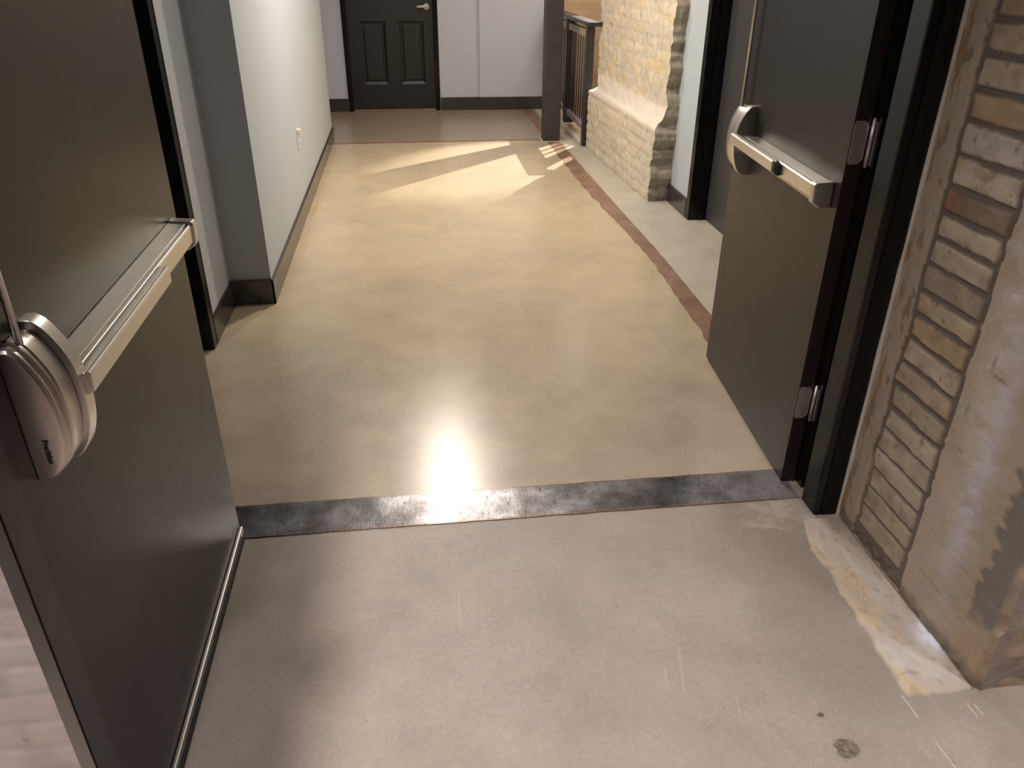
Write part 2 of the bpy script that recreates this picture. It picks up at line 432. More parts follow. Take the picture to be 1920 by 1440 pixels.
# brick pier with a sloping plaster ledge
PROF = [(0, 1.627), (.18, 1.629), (.29, 1.632), (.43, 1.636), (.492, 1.641), (.515, 1.658), (.56, 1.684), (.61, 1.702), (.70, 1.703), (.90, 1.699), (1.10, 1.699), (1.4, 1.697), (2.78, 1.69)]
PROFF = [(0, 1.627), (.43, 1.629), (.488, 1.632), (.497, 1.66), (.503, 1.705), (.52, 1.708), (.70, 1.706), (.90, 1.704), (1.10, 1.702), (1.4, 1.70), (2.78, 1.69)]
def prof2(z):
    for (za, xa), (zb, xb) in zip(PROFF, PROFF[1:]):
        if z <= zb: return xa + (xb - xa) * (z - za) / (zb - za)
    return PROFF[-1][1]
def prof(z):
    for (za, xa), (zb, xb) in zip(PROF, PROF[1:]):
        if z <= zb: return xa + (xb - xa) * (z - za) / (zb - za)
    return PROF[-1][1]
ROW = .0745
def brickpat(s_, z, w=.205):
    """-> (is_mortar amount, brick id)"""
    zz = z + .006 * nz(s_ * 6, z * 5, 3.3)
    r = math.floor(zz / ROW); fz = zz / ROW - r
    off = .5 * (r % 2) + .12 * nz(r * 3.7, 1.1, 5)
    ss = s_ / w + off + .02 * nz(s_ * 9, z * 9, 1)
    c = math.floor(ss); fs = ss - c
    dz = min(fz, 1 - fz) * ROW; ds = min(fs, 1 - fs) * w
    return min(dz, ds), (r, c)
def pier_col(s_, z, side):
    d, (r, c) = brickpat(s_, z)
    k = nz(r * 2.31 + .5, c * 3.17 + .2, 7.7); k2 = nz(r * 5.1, c * 1.7, 2.2)
    base = lerp3((.60, .52, .41), (.72, .61, .45), sm(k, -.3, .4))
    if k2 > .22: base = lerp3(base, (.70, .52, .24), .6)
    if k2 < -.3: base = lerp3(base, (.56, .47, .36), .6)
    w = sm(fbm((s_ * 2.2, z * 2.2, 4), 3), -.25, .35)             # whitewash
    base = lerp3(base, (.64, .585, .49), .12 + .38 * w)
    m_ = 1 - sm(d + .004 * nz(s_ * 60, z * 60, 9), .002, .0075)
    col = lerp3(base, (.50, .43, .345), m_ * .5)
    if nz(s_ * 26, z * 12, 8) > .48: col = lerp3(col, (.22, .17, .12), .45)
    if nz(s_ * 40, z * 18, 5) > .45: col = lerp3(col, (.30, .25, .18), .35)
    lg = sm(z, .485, .50) * (1 - sm(z + .02 * nz(s_ * 8, 0, 1), .62, .65))
    col = lerp3(col, (.78, .70, .61), lg * .95)
    lo = 1 - sm(z + .10 * nz(s_ * 3, 0, 4), .35, .55)              # grayer lower part
    col = lerp3(col, (.56, .51, .43), lo * .4)
    if side == 'end': col = lerp3(tuple(c_ * .66 for c_ in col), (.30, .262, .215), .6 + .3 * nz(s_ * 12, z * 12, 2))  # end face: grey-brown stone, with its shadow put into the darker colour
    return col, m_, lg
YN, YE = 5.32, 7.13
def pier_side(y, z):
    t = (y - YN) / 1.73
    yb = y
    x = prof(z) + (prof2(z) - prof(z)) * max(0., min(1., t)) - .062 * t
    col, m_, lg = pier_col(y, z, 'side')
    x += .005 * m_ * (1 - lg) + .008 * fbm((y * 9, z * 9, 1.5), 5) + .006 * nz(y * 34, z * 24, 3)
    jag = .045 * fbm((3.1, z * 10, 8.8), 5) * (1 - sm(y, YN, YN + .09))
    return Vector((x, yb + jag, z)), col
zs_ = frange(0, 1.6, .0125) + frange(1.7, 2.78, .18)
pier = S(empty('wall_pier'), 'cream whitewashed brick pier with a sloping plaster ledge beside the railing', 'brick pier')
ys_ = frange(YN, YE, .014)
colgrid('brick_face', ys_, zs_, pier_side, M['masonry'], pier)
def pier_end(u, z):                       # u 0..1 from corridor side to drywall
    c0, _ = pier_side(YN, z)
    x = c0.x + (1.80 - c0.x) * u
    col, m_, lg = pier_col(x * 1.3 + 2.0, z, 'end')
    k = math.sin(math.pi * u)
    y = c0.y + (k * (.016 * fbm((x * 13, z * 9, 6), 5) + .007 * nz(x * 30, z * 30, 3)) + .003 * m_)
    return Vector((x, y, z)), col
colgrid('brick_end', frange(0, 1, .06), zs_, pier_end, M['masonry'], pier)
def pier_back(u, z):
    c0, _ = pier_side(YE, z)
    return Vector((c0.x + (2.3 - c0.x) * u, YE + .01 * fbm((u * 5, z * 5, 1), 3), z)), pier_col(u * .6, z, 'side')[0]
colgrid('brick_back', frange(0, 1, .05), zs_, pier_back, M['masonry'], pier)
# low brick base that carries on behind the railing post
b = MB(); b.box(1.66, 1.80, YE + .02, 7.30, 0, .49); 
# stairwell shell
b2 = MB()
b2.box(2.6, 2.7, 7.05, 9.3, -1.6, CZ); b2.box(1.62, 2.7, YF, YF + .12, -1.6, CZ)
b2.box(2.02, 2.6, 7.05, 7.22, -1.6, CZ); b2.box(1.9, 3.4, 5.6, 7.05, 0, CZ)
S(b2.build('wall_stairwell', M['stairbrick']), 'tan orange brick wall of the stairwell behind the railing', 'wall')
b.build('brick_base', M['stairbrick'], pier, .006)
# descending steps
e = tag(empty('staircase', (1.66, 7.3, 0)), 'pale steps going down behind the black railing', 'stairs')
for k in range(6):
    b = MB(); b.box(.03, .93, .02 + .29 * k, .02 + .29 * (k + 1), -.18 * (k + 1) - .18, -.18 * (k + 1)); b.build('step', M['curb'], e, .006)
# curb below the railing
b = MB(); b.prism([(1.515, 0.0), (1.66, 0.0), (1.66, .055), (1.53, .055), (1.515, .045)], 1, 7.24, 9.15)
S(b.build('trim_4', M['curb'], None, .006), 'pale glossy curb along the foot of the black railing', 'curb')

# ------------------------------------------------------------------ column and railing
e = tag(empty('steel_column', (1.295, 7.47, 0)), 'charcoal square steel column standing in front of the railing', 'column')
b = MB(); b.box(-.076, .077, -.078, .078, .0, CZ - .001); b.build('shaft', M['column'], e, .006, seg=3)
b = MB(); b.box(-.092, .092, -.086, .092, .0, .006); b.build('foot_plate', M['curb'], e, .002)

e = tag(empty('stair_railing', (1.57, 7.2, 0)), 'black metal guard railing with thin bars at the brick pier', 'railing')
posts = [7.20, 8.08, 9.06]
for k, y in enumerate(posts):
    b = MB(); b.box(-.036 - .012 * (k == 1), .036 + .012 * (k == 1), y - 7.2 - .03 - .02 * (k == 1), y - 7.2 + .03, (0.0 if k == 0 else .056), 1.0); b.build('post', M['rail'], e, .004)
b = MB(); b.box(-.055, .05, -.09, 1.93, 1.0, 1.035); b.box(-.055, .115, -.135, -.045, 1.0, 1.035); b.build('handrail', M['rail'], e, .008, seg=3)
b = MB(); b.box(-.03, .03, .03, .83, .905, .965); b.box(-.03, .03, .91, 1.83, .905, .965); b.build('top_rail', M['railtrim'], e, .004)
b = MB(); b.box(-.03, .03, .03, .83, .135, .185); b.box(-.03, .03, .91, 1.83, .135, .185); b.build('bottom_rail', M['railtrim2'], e, .004)
for k in range(2):
    for i in range(8):
        y = .09 + .90 * k + .10 * i
        b = MB(); b.box(-.006, .006, y - .006, y + .006, .185, .905); b.build('baluster', M['rail'], e)

# ------------------------------------------------------------------ floor inlays
def ragged(name, xa, xb, y0, y1, st, amp, amp2, seed, z0, z1, mat):
    b = MB(); L, R_ = [], []
    for y in frange(y0, y1, st):
        ll = xa(y) + amp * fbm((y * 7, seed, 0), 4); rr = xb(y) + amp2 * fbm((y * 7, seed + 5, 0), 4)
        L.append((ll, y)); R_.append((rr, y))
    pts = L + R_[::-1]
    A = [[b.bm.verts.new((p[0], p[1], z)) for p in L] for z in (z0, z1)]
    B = [[b.bm.verts.new((p[0], p[1], z)) for p in R_] for z in (z0, z1)]
    n_ = len(L)
    for i in range(n_ - 1):
        b.bm.faces.new([A[1][i], A[1][i + 1], B[1][i + 1], B[1][i]])
        b.bm.faces.new([A[0][i], A[0][i + 1], A[1][i + 1], A[1][i]])
        b.bm.faces.new([B[0][i], B[0][i + 1], B[1][i + 1], B[1][i]])
    return b.build(name, mat)
o = ragged('floor_inlay', lambda y: 1.245 + .065 * math.exp(-((y - 4.2) / 1.1) ** 2) + .01, lambda y: 1.405 - .012 * abs(y - 4.2), 2.09, 9.14, .03, .018, .003, 3.0, -.01, .0015, M['inlay'])
tag(o, 'long rust-brown strip set flush in the floor beside the brick pier', 'floor inlay')
b = MB(); b.box(-.705, 1.235, 7.47, 7.535, -.01, .001)
tag(b.build('floor_joint', M['inlay'], None), 'thin reddish line running across the corridor floor near the column', 'floor joint')

# threshold plate
b = MB()
top, bot = [], []
X0, X1 = -.66, 1.175
xs = frange(X0, X1, .02)
for x in xs:
    top.append((x, 2.072 + .0035 * fbm((x * 12, 1, 1), 4))); bot.append((x, 1.912 + .002 * fbm((x * 12, 5, 1), 4)))
R1 = [(x, y) for x, y in bot] + [(X1 + .012 * nz(3, y * 40, 1), y) for y in frange(1.93, 2.05, .02)] + top[::-1]
b.prism(R1, 2, -.01, .003)
tag(b.build('threshold_plate', M['plate']), 'worn dark steel plate lying across the floor between the two open doors', 'threshold')

# ------------------------------------------------------------------ near masonry walls
JL = [(1.712,1.490),(1.712,1.416),(1.708,1.345),(1.703,1.272),(1.698,1.204),(1.702,1.129),(1.707,1.057),(1.712,.992),(1.705,.931),(1.706,.863),(1.712,.794),(1.715,.731),(1.717,.663),(1.718,.595),(1.714,.526),(1.718,.455),(1.718,.386),(1.724,.318),(1.727,.253),(1.728,.192),(1.728,.125),(1.74,.055)]
BTONE = [(.36,.26,.15),(.40,.32,.21),(.42,.34,.26),(.40,.27,.13),(.44,.38,.34),(.42,.34,.22),(.24,.165,.12),(.44,.36,.26),(.42,.35,.26),(.30,.24,.17),(.42,.33,.19),(.42,.29,.15),(.43,.35,.26),(.40,.28,.19),(.37,.31,.21),(.42,.35,.25),(.41,.34,.24),(.42,.36,.28),(.39,.33,.24),(.38,.32,.22),(.37,.30,.20)]
PLA = (.385, .33, .27); MOR = (.145, .122, .108)
def near_wall(y, z):
    w1 = .004 * fbm((y * 14, z * 14, 2), 4)
    yl = 1.718 + .012 * fbm((1, z * 8, 3), 3); yr = 1.487 + .012 * fbm((4, z * 7, 1), 4)
    col = PLA; dx = 0.0
    # plaster tone drift
    t = fbm((y * 3, z * 2.4, 6), 4)
    col = lerp3(col, (.43, .37, .305), sm(t, -.1, .4)); col = lerp3(col, (.36, .30, .24), sm(-t, .1, .5))
    yy = y + w1
    inmort = yy < yl + .010 and yy > yr - .012
    if inmort and z < 1.49:
        # inside the brick stack
        idx = None
        for k in range(len(JL) - 1):
            if JL[k + 1][1] <= z < JL[k][1]: idx = k; break
        edge = min(yl - .006 - yy, yy - (yr + .006))
        if idx is None: d = -1
        else:
            jt = .0075 if z > .42 else .0035
            jt *= 1 + .5 * nz(idx * 3.3, y * 9, 1)
            d = min(z + .003 * fbm((y * 22, z * 5, 4), 3) - JL[idx + 1][1], JL[idx][1] - z - .003 * fbm((y * 22, JL[idx][1] * 5, 7), 3)) - jt
            d = min(d, edge)
        mfac = 1 - sm(d, -.0005, .003)
        if idx is not None:
            bc = BTONE[idx]; v = fbm((y * 16, z * 22, idx * 2.0), 4)
            bc = lerp3(bc, tuple(c * 1.18 for c in bc), sm(v, 0, .5)); bc = lerp3(bc, tuple(c * .78 for c in bc), sm(-v, .1, .6))
            if idx == 5 or idx == 4: bc = lerp3(bc, (.52, .48, .46), sm(fbm((y * 12, z * 30, 4), 4), -.1, .2) * .7)
            if idx == 6: bc = lerp3(bc, (.26, .12, .09), sm(y, 1.62, 1.68) * .6)
            if nz(y * 60, z * 60, 1.5) > .55: bc = lerp3(bc, (.18, .12, .06), .6)
        else: bc = MOR
        dm = MOR if z > .25 else lerp3(MOR, (.2, .16, .125), .5)
        col = lerp3(bc, dm, mfac); dx = .0065 * mfac
    # rust-coloured runs beside the caulk
    if y > 1.765:
        r = sm(fbm((y * 40, z * 5, 9), 4), .10, .22) * sm(y, 1.765, 1.78)
        col = lerp3(col, (.26, .15, .06), r * .7)
    if y > yl and y < 1.80:                         # little dark chips in the plaster strip
        r = sm(fbm((y * 26, z * 16, 12), 3), .33, .42); col = lerp3(col, (.22, .18, .15), r * .8); dx += .003 * r
    if y < yr:
        # dark gray mortar patch down the corner
        d = y - 1.235 + .030 * fbm((y * 8, z * 26, 5), 5) + .01 * nz(y * 10, z * 70, 1)
        g = (1 - sm(d, -.004, .006)) * sm(z + .15 * (y - 1.2) + .03 * nz(y * 30, z * 30, 2), .13, .19) * (1 - sm(z + .03 * nz(y * 20, 1, 2), .56, .60))
        g *= sm(y, 1.145 + .02 * nz(z * 25, 1, 1), 1.165)
        col = lerp3(col, (.20, .18, .165), g); dx += .003 * g
        # orange tan at the corner foot
        o_ = (1 - sm(y, 1.20, 1.34)) * (1 - sm(z, .1, .55)) * (1 - g)
        col = lerp3(col, (.40, .29, .18), o_ * .55)
        # pale vertical streak: cool light on the plaster painted into its colour
        w_ = math.exp(-((y - (1.335 + .03 * nz(z * 3, 2, 2))) / .028) ** 2) * sm(z, .08, .2)
        col = lerp3(col, (.46, .43, .45), w_ * .55)
        # faint block joints low down
        for (ja, jb) in ((.245, .10), (.125, .06)):
            q = abs(z - ja - (y - 1.3) * jb + .004 * nz(y * 20, z, 3))
            col = lerp3(col, (.26, .215, .17), (1 - sm(q, .002, .006)) * .55 * sm(nz(y * 9, z * 3, 8), -.5, .1))
        for (cy, cz, ry, rz) in ((1.405, .735, .006, .022), (1.375, .715, .02, .006), (1.44, .60, .005, .016), (1.46, .53, .003, .006), (1.42, .50, .016, .003)):
            q = ((y - cy) / ry) ** 2 + ((z - cz) / rz) ** 2
            col = lerp3(col, (.24, .20, .19), (1 - sm(q + nz(y * 90, z * 90, 1), .6, 1.3)) * .8)
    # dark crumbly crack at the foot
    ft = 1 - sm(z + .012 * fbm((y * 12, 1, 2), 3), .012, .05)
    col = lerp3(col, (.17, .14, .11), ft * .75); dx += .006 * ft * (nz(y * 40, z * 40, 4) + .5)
    x = 1.2555 + dx + .0025 * fbm((y * 10, z * 10, 8), 4)
    cr = 1 - sm(y, 1.14, 1.165)
    x += .012 * cr * cr
    x += .012 * fbm((1, z * 11, 9), 4) * cr
    return Vector((x, y, z)), col
BTONE = [tuple(.72 * c + .28 * (sum(t) / 3) * k for c, k in zip(t, (1.02, 1.0, .98))) for t in BTONE]
ys_ = frange(1.14, 1.822, .0046)
zn = frange(0, 1.5, .0046) + frange(1.6, 3.15, .15)
wr = S(empty('wall_right_near'), 'old plastered masonry wall with a stack of exposed yellow bricks by the door', 'wall')
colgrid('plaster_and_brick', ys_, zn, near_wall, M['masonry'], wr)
def near_end(u, z):
    c0, cc = near_wall(1.14, z)
    x = c0.x + u
    t = fbm((x * 5, z * 5, 11), 4)
    col = lerp3((.52, .40, .31), (.58, .49, .42), sm(t, -.2, .4))
    g = sm(fbm((x * 9, z * 9, 21), 4), .12, .3) * (1 - sm(z, .1, .5)); col = lerp3(col, (.27, .24, .23), g * .7)
    sx = u * 60
    if u < .05: col = lerp3((.42, .37, .35), col, u / .05)
    if nz(x * 70, z * 70, 1) > .5: col = lerp3(col, (.25, .18, .13), .6)
    y = 1.14 - .10 * u * 0 + .004 * fbm((x * 12, z * 12, 8), 4) * min(1, u * 30) + .004 * min(1, u * 40)
    if u == 0: y = 1.14
    return Vector((x, y, z)), col
colgrid('plaster_end', frange(0, .4, .01) + [.8, 2.1], zn, near_end, M['masonry'], wr)
b = MB(); b.box(1.30, 3.38, 1.19, 1.80, .0, 3.15); b.box(1.272, 1.30, 1.19, 1.80, .0, 3.15)
n = NT('masonry_core'); n.set(color=(.3, .25, .2), rough=.9); b.build('core', n.mat, wr)

# left near pier: whitewashed brick end face
def left_end(u, z):
    x = -.655 - u
    d, (r, c) = brickpat(u + .05, z + .02, .215)
    k = nz(r * 2.1, c * 3.3, 4)
    base = lerp3((.60, .53, .52), (.72, .64, .61), sm(k, -.3, .3))
    if k > .25: base = lerp3(base, (.58, .50, .34), .5)
    m_ = 1 - sm(d + .004 * nz(u * 50, z * 50, 2), .000, .012)
    col = lerp3(base, (.46, .41, .39), m_ * .35)
    w = sm(fbm((u * 6, z * 6, 3), 4), -.2, .3); col = lerp3(col, (.74, .67, .66), w * .7)
    if nz(u * 50, z * 50, 7) > .68: col = lerp3(col, (.25, .2, .18), .5)
    return Vector((x, 1.14 + (.0008 * m_ + .0006 * fbm((u * 12, z * 12, 1), 4)) * (0 if u == 0 else 1), z)), col
wl = S(empty('wall_left_near'), 'whitewashed brick wall face behind the edge of the nearest open door', 'wall')
zl = frange(0, 1.2, .009) + frange(1.3, 3.15, .18)
colgrid('brick_face', frange(0, .7, .009) + [1.0, 1.7], zl, left_end, M['footing'], wl)
colgrid('brick_reveal', frange(1.14, 1.83, .012), zl, lambda y, z: (Vector((-.655 - (.004 * fbm((y * 9, z * 9, 3), 3) if y > 1.141 else 0), y, z)), left_end(y, z)[1]), M['masonry'], wl)
b = MB(); b.box(-2.38, -.69, 1.17, 1.82, 0, 3.15); b.build('core', n.mat, wl)
# partition between the two spaces (head and cheeks round the double door frame)
b = MB()
b.box(1.262, 2.05, 1.83, 2.0, 0, 3.15); b.box(-2.38, -.685, 1.83, 2.0, 0, 3.15); b.box(-.685, 1.262, 1.83, 2.0, 2.19, 3.15)
S(b.build('wall_partition', M['wall']))
b = MB()
b.box(-2.5, -2.4, -2.5, 9.4, 0, 3.3); b.box(3.4, 3.5, -2.5, 7.2, 0, 3.3); b.box(-2.4, 3.4, -2.5, -2.4, 0, 3.3)
S(b.build('wall_back', M['darkbrick']))

# plaster footing along the right-hand wall
def foot(u, y):
    xl = 1.085 + (y - 1.156) * .04 + .016 * fbm((2, y * 10, 2), 4)
    if y > 1.70: xl += (y - 1.70) * .3
    x = xl + (1.257 - xl) * u
    yy = y + .010 * fbm((x * 14, 3, 6), 4) * (1 - sm(y, 1.14, 1.2))
    t = fbm((x * 9, y * 5, 31), 4)
    col = lerp3((.50, .44, .395), (.57, .52, .475), sm(t, -.2, .3))
    yel = sm(fbm((x * 10, y * 5, 37), 4) + .16 * (1 - u * 2.2), .0, .07) * (1 - sm(u, .40, .62)) * sm(1.74 - y, .02, .06)
    col = lerp3(col, (.58, .475, .31), yel * .75)
    sp = sm(fbm((x * 40, y * 30, 13), 4), .22, .36); col = lerp3(col, (.27, .23, .19), sp * .35)
    ln = sm(u, .80, .97); col = lerp3(col, (.34, .29, .24), ln * .5 * sm(fbm((y * 14, x * 5, 3), 3), -.3, .3))
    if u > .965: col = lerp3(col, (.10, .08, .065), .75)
    wh = sm(fbm((x * 10, y * 6, 51), 4), .10, .3); col = lerp3(col, (.56, .54, .53), wh * .5)
    cr = abs(fbm((x * 5, y * 4, 77), 3)); col = lerp3(lerp3(col, (.30, .25, .21), .5), col, sm(cr, .0, .02)) if u < .55 else col
    gr = (1 - sm(u, .0, .07)); col = lerp3(col, (.33, .285, .24), gr * .6)
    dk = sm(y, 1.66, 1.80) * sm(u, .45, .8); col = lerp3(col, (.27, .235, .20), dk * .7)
    z = .0035 + .0015 * fbm((x * 18, y * 18, 3), 3)
    if u == 0: z = -.002
    if y <= 1.1401: z = -.002
    return Vector((x, yy, z)), col
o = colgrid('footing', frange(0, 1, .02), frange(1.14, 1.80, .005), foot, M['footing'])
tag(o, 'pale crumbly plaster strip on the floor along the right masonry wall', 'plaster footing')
# cement smear left of the frame foot
def smear(u, v):
    a = u * 2 * math.pi; r = v * (1 + .45 * fbm((math.cos(a) * 1.5, math.sin(a) * 1.5, 5), 4))
    x = 1.075 + .15 * r * math.cos(a) - .02; y = 1.835 + .075 * r * math.sin(a)
    t = fbm((x * 16, y * 16, 5), 4)
    col = lerp3((.33, .29, .26), (.42, .375, .34), sm(t, -.2, .3))
    return Vector((x, y, -.0008 + .0034 * (1 - v ** 3))), col
o = colgrid('cement_smear', frange(0, 1, .02), frange(0.02, 1, .06), smear, M['footing'])
tag(o, 'chalky cement smear on the floor at the foot of the black frame', 'cement smear')

# ------------------------------------------------------------------ double door frame (trim_1)
e = S(empty('trim_1'), 'glossy black steel frame around the pair of open doors', 'door frame')
b = MB()
b.prism([(1.255, 1.818), (1.204, 1.818), (1.204, 1.823), (1.195, 1.823), (1.195, 1.818), (1.181, 1.824), (1.180, 1.832),
         (1.180, 1.905), (1.214, 1.905), (1.214, 1.962), (1.2045, 1.962), (1.2045, 2.03), (1.262, 2.03), (1.262, 1.83)], 2, .002, 2.19)
b.build('jamb', M['frame'], e, .0012)
b = MB()
b.prism([(-.655, 1.818), (-.61, 1.818), (-.595, 1.818), (-.595, 1.90), (-.595, 2.01), (-.685, 2.01), (-.685, 1.83)], 2, .002, 2.19)
b.build('jamb', M['frame'], e, .0012)
b = MB(); b.box(-.595, 1.18, 1.845, 1.99, 2.14, 2.19); b.build('head', M['frame'], e, .0012)
b = MB()
pts = []
for z in frange(0.0, 2.15, .03): pts.append((z, .0032 + .0022 * fbm((z * 6, 1, 1), 4)))
rings = []
for z, w in pts: rings.append([(1.2555 - w, 1.8185, z), (1.2555 - w, 1.812 - w, z), (1.2575, 1.812 - w * 1.5, z), (1.2575, 1.8185, z)])
b.loft(rings); b.build('caulk_bead', M['caulk'], e)

# ------------------------------------------------------------------ door leaves with exit devices
PROFD = [(.000, 1.060), (.012, 1.060), (.026, 1.048), (.040, 1.022), (.050, .992), (.0545, .955), (.054, .920), (.049, .890), (.040, .864), (.028, .848), (.014, .842), (.000, .842)]
def smoothprof(P_, k=4):
    out = []
    for i in range(1, len(P_) - 2):
        p0, p1, p2, p3 = P_[i - 1], P_[i], P_[i + 1], P_[i + 2]
        for j in range(k):
            t = j / k
            out.append(tuple(.5 * ((2 * p1[a]) + (-p0[a] + p2[a]) * t + (2 * p0[a] - 5 * p1[a] + 4 * p2[a] - p3[a]) * t * t + (-p0[a] + 3 * p1[a] - 3 * p2[a] + p3[a]) * t ** 3) for a in (0, 1)))
    return [P_[0]] + out + [P_[-2], P_[-1]]
PROFD = smoothprof(PROFD)
def make_leaf(name, label, origin, udir, width, case0, case1, bevel_edge, edge_strip, hz, rail0, pad0):
    u = Vector((udir[0], udir[1], 0)).normalized(); nrm = Vector((-u.y, u.x, 0))
    m4 = Matrix(((u.x, nrm.x, 0, origin[0]), (u.y, nrm.y, 0, origin[1]), (0, 0, 1, 0), (0, 0, 0, 1)))
    e = empty(name, mat=m4); S(e, label, 'door')
    b = MB(); b.prism([(0, -.045), (0, 0), (width, 0), (width - bevel_edge, -.045)], 2, .012, 2.12)
    b.build('leaf', M['door'], e, .0012)
    if edge_strip:
        b = MB(); b.prism([(width - bevel_edge, -.0452), (width + .0004, .0004), (width + .0030, .0004), (width - bevel_edge + .0030, -.0452)], 2, .012, 2.12); tag(b.build('leading_edge', M['frame'], e, .0010), 'glossy black leading edge')
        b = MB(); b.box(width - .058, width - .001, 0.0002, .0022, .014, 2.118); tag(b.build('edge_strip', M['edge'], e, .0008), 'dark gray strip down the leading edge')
        b = MB(); b.box(.004, width - .004, 0.0002, .011, .012, .034); tag(b.build('door_sweep', M['alu'], e, .003), 'aluminium sweep along the bottom edge')
        b = MB(); b.box(.030, width - .006, .002, .0165, .002, .013); b.build('sweep_seal', M['rubber'], e)
    # hinges
    for z0 in hz:
        b = MB()
        b.prism([(-.042, z0 + .012), (-.030, z0), (-.006, z0), (-.002, z0 + .008), (-.002, z0 + .104), (-.006, z0 + .112), (-.030, z0 + .112), (-.042, z0 + .10)], 0, -.0028, -.0002)
        hp = b.build('hinge', M['hinge'], e, .0006)
        b = MB()
        b.cyl((-.009, -.050, z0 - .002), (-.009, -.050, z0 + .114), .0062); b.cyl((-.009, -.050, z0 - .008), (-.009, -.050, z0 + .12), .0045)
        b.build('knuckle', M['hinge'], hp, 0, True)
        b = MB(); b.box(-.0225, -.0200, -.078, -.052, z0, z0 + .112); b.build('jamb_plate', M['hinge'], hp, .001)
        b = MB()
        for dz in (.02, .056, .092): b.cyl((-.003, -.018 - .012 * (dz == .056), z0 + dz), (-.0045, -.018 - .012 * (dz == .056), z0 + dz), .004, 10)
        b.build('screw', M['hinge'], hp)
    # exit device: rail with stepped profile
    b = MB()
    r1 = case0 + .01
    b.prism([(0.0003, .915), (.030, .915), (.034, .922), (.044, .928), (.050, .934), (.0515, .971), (.0485, .975), (.043, .975), (.043, .971), (.040, .971), (.040, .977), (.004, .980), (0.0003, .980)], 0, rail0 + .03, r1)
    dev = b.build('exit_device', M['steel'], e, .0012); tag(dev, 'satin steel push bar device')
    b = MB(); b.prism([(0.0003, .911), (.034, .911), (.054, .925), (.056, .974), (.052, .980), (0.0003, .984)], 0, rail0, rail0 + .031)
    b.build('end_cap', M['steelcase'], dev, .003)
    b = MB(); b.prism([(.0515, .938), (.060, .936), (.0735, .944), (.0745, .972), (.0715, .9765), (.066, .9775), (.0655, .9735), (.061, .9735), (.0605, .9775), (.0515, .977)], 0, pad0, case0 + .012)
    b.build('push_pad', M['steel'], dev, .0012)
    b = MB(); b.box(pad0 - .018, pad0 + .004, .030, .062, .935, .968); b.build('pad_guide', M['rubber'], dev, .002)
    # flange then latch case
    def ring(uu, sc_, off=0.0):
        cz = .951
        return [(uu, max(0.0003, p[0] * sc_ + off * (p[0] > .001)), cz + (p[1] - cz) * (1 + (sc_ - 1) * .6)) for p in PROFD]
    b = MB(); b.loft([ring(case0 - .008, 1.11), ring(case0 - .006, 1.14), ring(case0 + .022, 1.14), ring(case0 + .023, 1.12), ring(case0 + .0235, 1.02)])
    ef = b.build('end_flange', M['steel'], dev, 0, False)
    for p in ef.data.polygons: p.use_smooth = True
    ef.data.set_sharp_from_angle(angle=math.radians(30))
    b = MB()
    L = case1 - case0
    b.loft([ring(case0 + .026, .94), ring(case0 + .028, .97), ring(case1 - .034, .99), ring(case1 - .031, .955), ring(case1 - .027, .955), ring(case1 - .024, .985),
            ring(case1 - .018, .975), ring(case1 - .015, .94), ring(case1 - .011, .94), ring(case1 - .009, .965), ring(case1 - .005, .955), ring(case1 - .001, .90), ring(case1, .84)])
    lc = b.build('latch_case', M['steelcase'], dev, .0012, False)
    for p in lc.data.polygons: p.use_smooth = True
    lc.data.set_sharp_from_angle(angle=math.radians(32))
    b = MB(); b.cyl((case1 - .028, .020, 1.055), (case1 - .028, .020, 2.10), .0055, 12); b.build('vertical_rod', M['steel'], dev, 0, True)
    b = MB()
    for z in (1.80, 1.95): b.box(case1 - .04, case1 - .016, 0.0003, .028, z - .012, z + .012)
    b.build('rod_guide', M['steelcase'], dev, .002)
    b = MB(); b.box(case1 - .04, case1 - .012, 0.0003, .026, 2.02, 2.07); b.build('top_latch', M['steelcase'], dev, .003)
    # maker's word on the end of the case
    cu = bpy.data.curves.new('word', 'FONT'); cu.body = 'Precision'; cu.size = .0112; cu.extrude = .0002; cu.offset = .0006
    tmp = bpy.data.objects.new('word', cu); COL.objects.link(tmp)
    bpy.context.view_layer.update()
    me = bpy.data.meshes.new_from_object(tmp.evaluated_get(bpy.context.evaluated_depsgraph_get()))
    COL.objects.unlink(tmp); bpy.data.objects.remove(tmp)
    T = Matrix(((0, 0, 1, case1 + .0004), (0, 1, 0, .0225), (-1, 0, 0, .916), (0, 0, 0, 1)))
    me.transform(T); me.materials.clear(); me.materials.append(M['ink'])
    o = bpy.data.objects.new('lettering', me); COL.objects.link(o); o.parent = dev
    return e
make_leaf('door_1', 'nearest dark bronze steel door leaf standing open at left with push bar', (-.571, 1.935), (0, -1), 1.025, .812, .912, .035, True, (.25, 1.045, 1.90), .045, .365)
make_leaf('door_5', 'dark bronze steel door leaf standing open at right with push bar and steel hinges', (1.149, 1.998), (.064, .910), .913, .745, .868, .003, False, (.250, 1.042, 1.90), .038, .33)

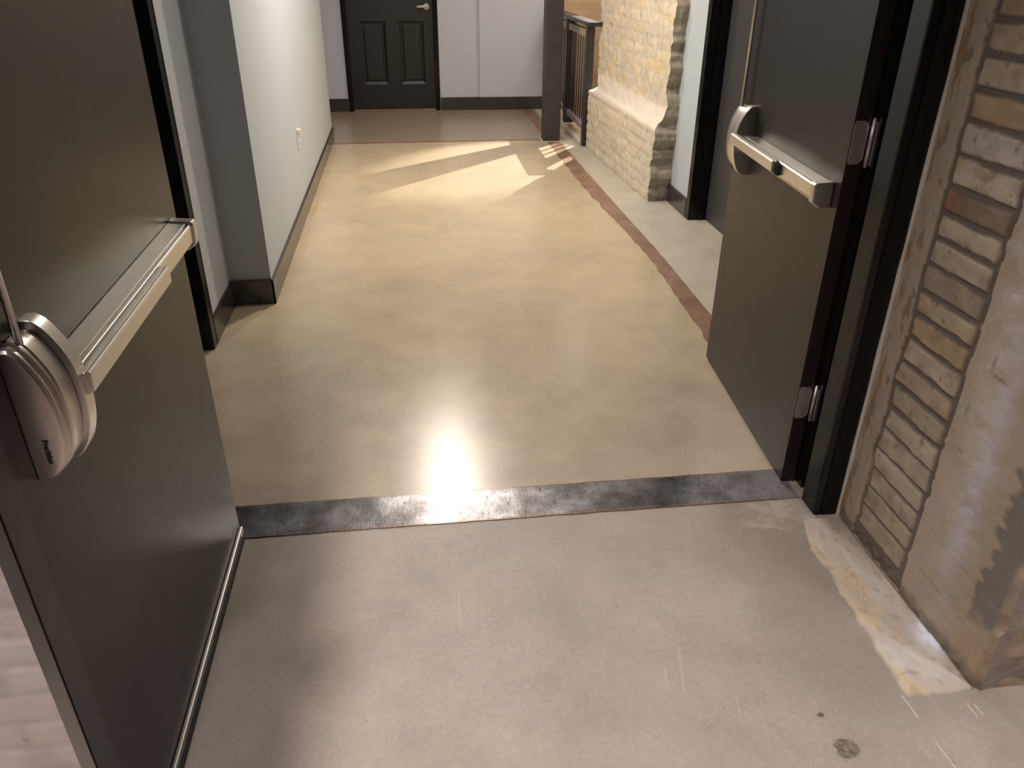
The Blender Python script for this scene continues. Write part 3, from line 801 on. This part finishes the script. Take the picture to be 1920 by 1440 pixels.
# ------------------------------------------------------------------ lights
def fixture(loc, label, r=.09):
    e = tag(empty('ceiling_light', loc), label, 'ceiling light', 'round ceiling lights')
    b = MB(); b.cyl((0, 0, 0), (0, 0, -.03), r + .03, 32); b.build('housing', M['plastic'], e, .004)
    return e
def area(name, loc, size, power, col, target=None, spread=180, shape='DISK'):
    l = bpy.data.lights.new(name, 'AREA'); l.shape = shape; l.size = size; l.energy = power; l.color = col; l.spread = math.radians(spread)
    o = bpy.data.objects.new(name, l); COL.objects.link(o); o.location = loc
    if target:
        o.rotation_euler = (Vector(target) - Vector(loc)).to_track_quat('-Z', 'Y').to_euler()
    return o
fixture((.18, 5.09, 2.38), 'low round white pendant light over the middle of the corridor')
area('corridor_lamp', (.18, 5.09, 2.345), .13, 42, (1.0, .90, .77))
fixture((.20, 6.35, CZ), 'round white ceiling light past the middle of the corridor')
area('corridor_lamp_far', (.20, 6.35, CZ - .035), .16, 36, (1.0, .90, .78))
fixture((.85, 4.15, CZ), 'round white fill light added inside the corridor above the open right-hand door')
area('corridor_fill_side', (.85, 4.15, CZ - .035), .17, 20, (1.0, .91, .80))  # added fill that brightens the short left wall stretch and right side
fixture((-.71, .87, 3.15), 'round white ceiling light in the near room beside the brick wall')
area('near_room_lamp', (-.71, .87, 3.11), .10, 38, (1.0, .88, .80), None, 112)
fixture((-.60, -.40, 3.15), 'round white fill light added in the near room behind the viewer')
area('near_room_fill_back', (-.60, -.40, 3.11), .25, 15, (1.0, .92, .95), None, 100)  # added fill behind the camera, lifting the near brick end faces
fixture((1.8, .25, 3.15), 'round white fill light added in the near room beside the plastered wall corner')
area('near_room_fill_right', (1.8, .25, 3.11), .25, 10, (1.0, .90, .84), None, 70)  # added fill to brighten the right masonry end face
def spot(name, loc, target, energy, col, ang, blend, r):
    l = bpy.data.lights.new(name, 'SPOT'); l.energy = energy; l.color = col; l.spot_size = math.radians(ang); l.spot_blend = blend; l.shadow_soft_size = r
    o = bpy.data.objects.new(name, l); COL.objects.link(o); o.location = loc
    o.rotation_euler = (Vector(target) - Vector(loc)).to_track_quat('-Z', 'Y').to_euler()
spot('stair_spot', (2.52, 8.55, 2.70), (.74, 6.62, 0), 1250, (1.0, .92, .86), 27, .6, .010)
spot('added_streak_spot', (1.055, 1.61, 3.05), (1.255, 1.365, .55), 400, (.62, .70, 1.0), 3.6, 1.0, .03)  # added cool spot, there only to throw the bluish streak on the plaster
area('stair_lamp', (2.1, 8.2, CZ - .05), .7, 30, (1.0, .88, .74))

w = bpy.data.worlds.new('world'); sc.world = w; w.use_nodes = True
w.node_tree.nodes['Background'].inputs[0].default_value = (.5, .5, .55, 1); w.node_tree.nodes['Background'].inputs[1].default_value = .05

# ------------------------------------------------------------------ camera
f_px, pitch, yaw, roll = 1472.776, .500742, .126107, .0060675
F = Vector((math.sin(yaw) * math.cos(pitch), math.cos(yaw) * math.cos(pitch), -math.sin(pitch)))
X = Vector((math.cos(yaw), -math.sin(yaw), 0)); U = X.cross(F)
c, s = math.cos(roll), math.sin(roll)
X2 = c * X + s * U; U2 = -s * X + c * U
cam = bpy.data.cameras.new('camera'); co = bpy.data.objects.new('camera', cam); COL.objects.link(co)
co.matrix_world = Matrix(((X2.x, U2.x, -F.x, 0), (X2.y, U2.y, -F.y, 0), (X2.z, U2.z, -F.z, H), (0, 0, 0, 1)))
cam.sensor_width = 36; cam.sensor_fit = 'HORIZONTAL'; cam.lens = 36 * f_px / 1920; cam.clip_start = .02
sc.camera = co
vs = sc.view_settings
vs.view_transform = 'Standard'; vs.look = 'None'; vs.gamma = 1; vs.exposure = 0; vs.use_curve_mapping = False
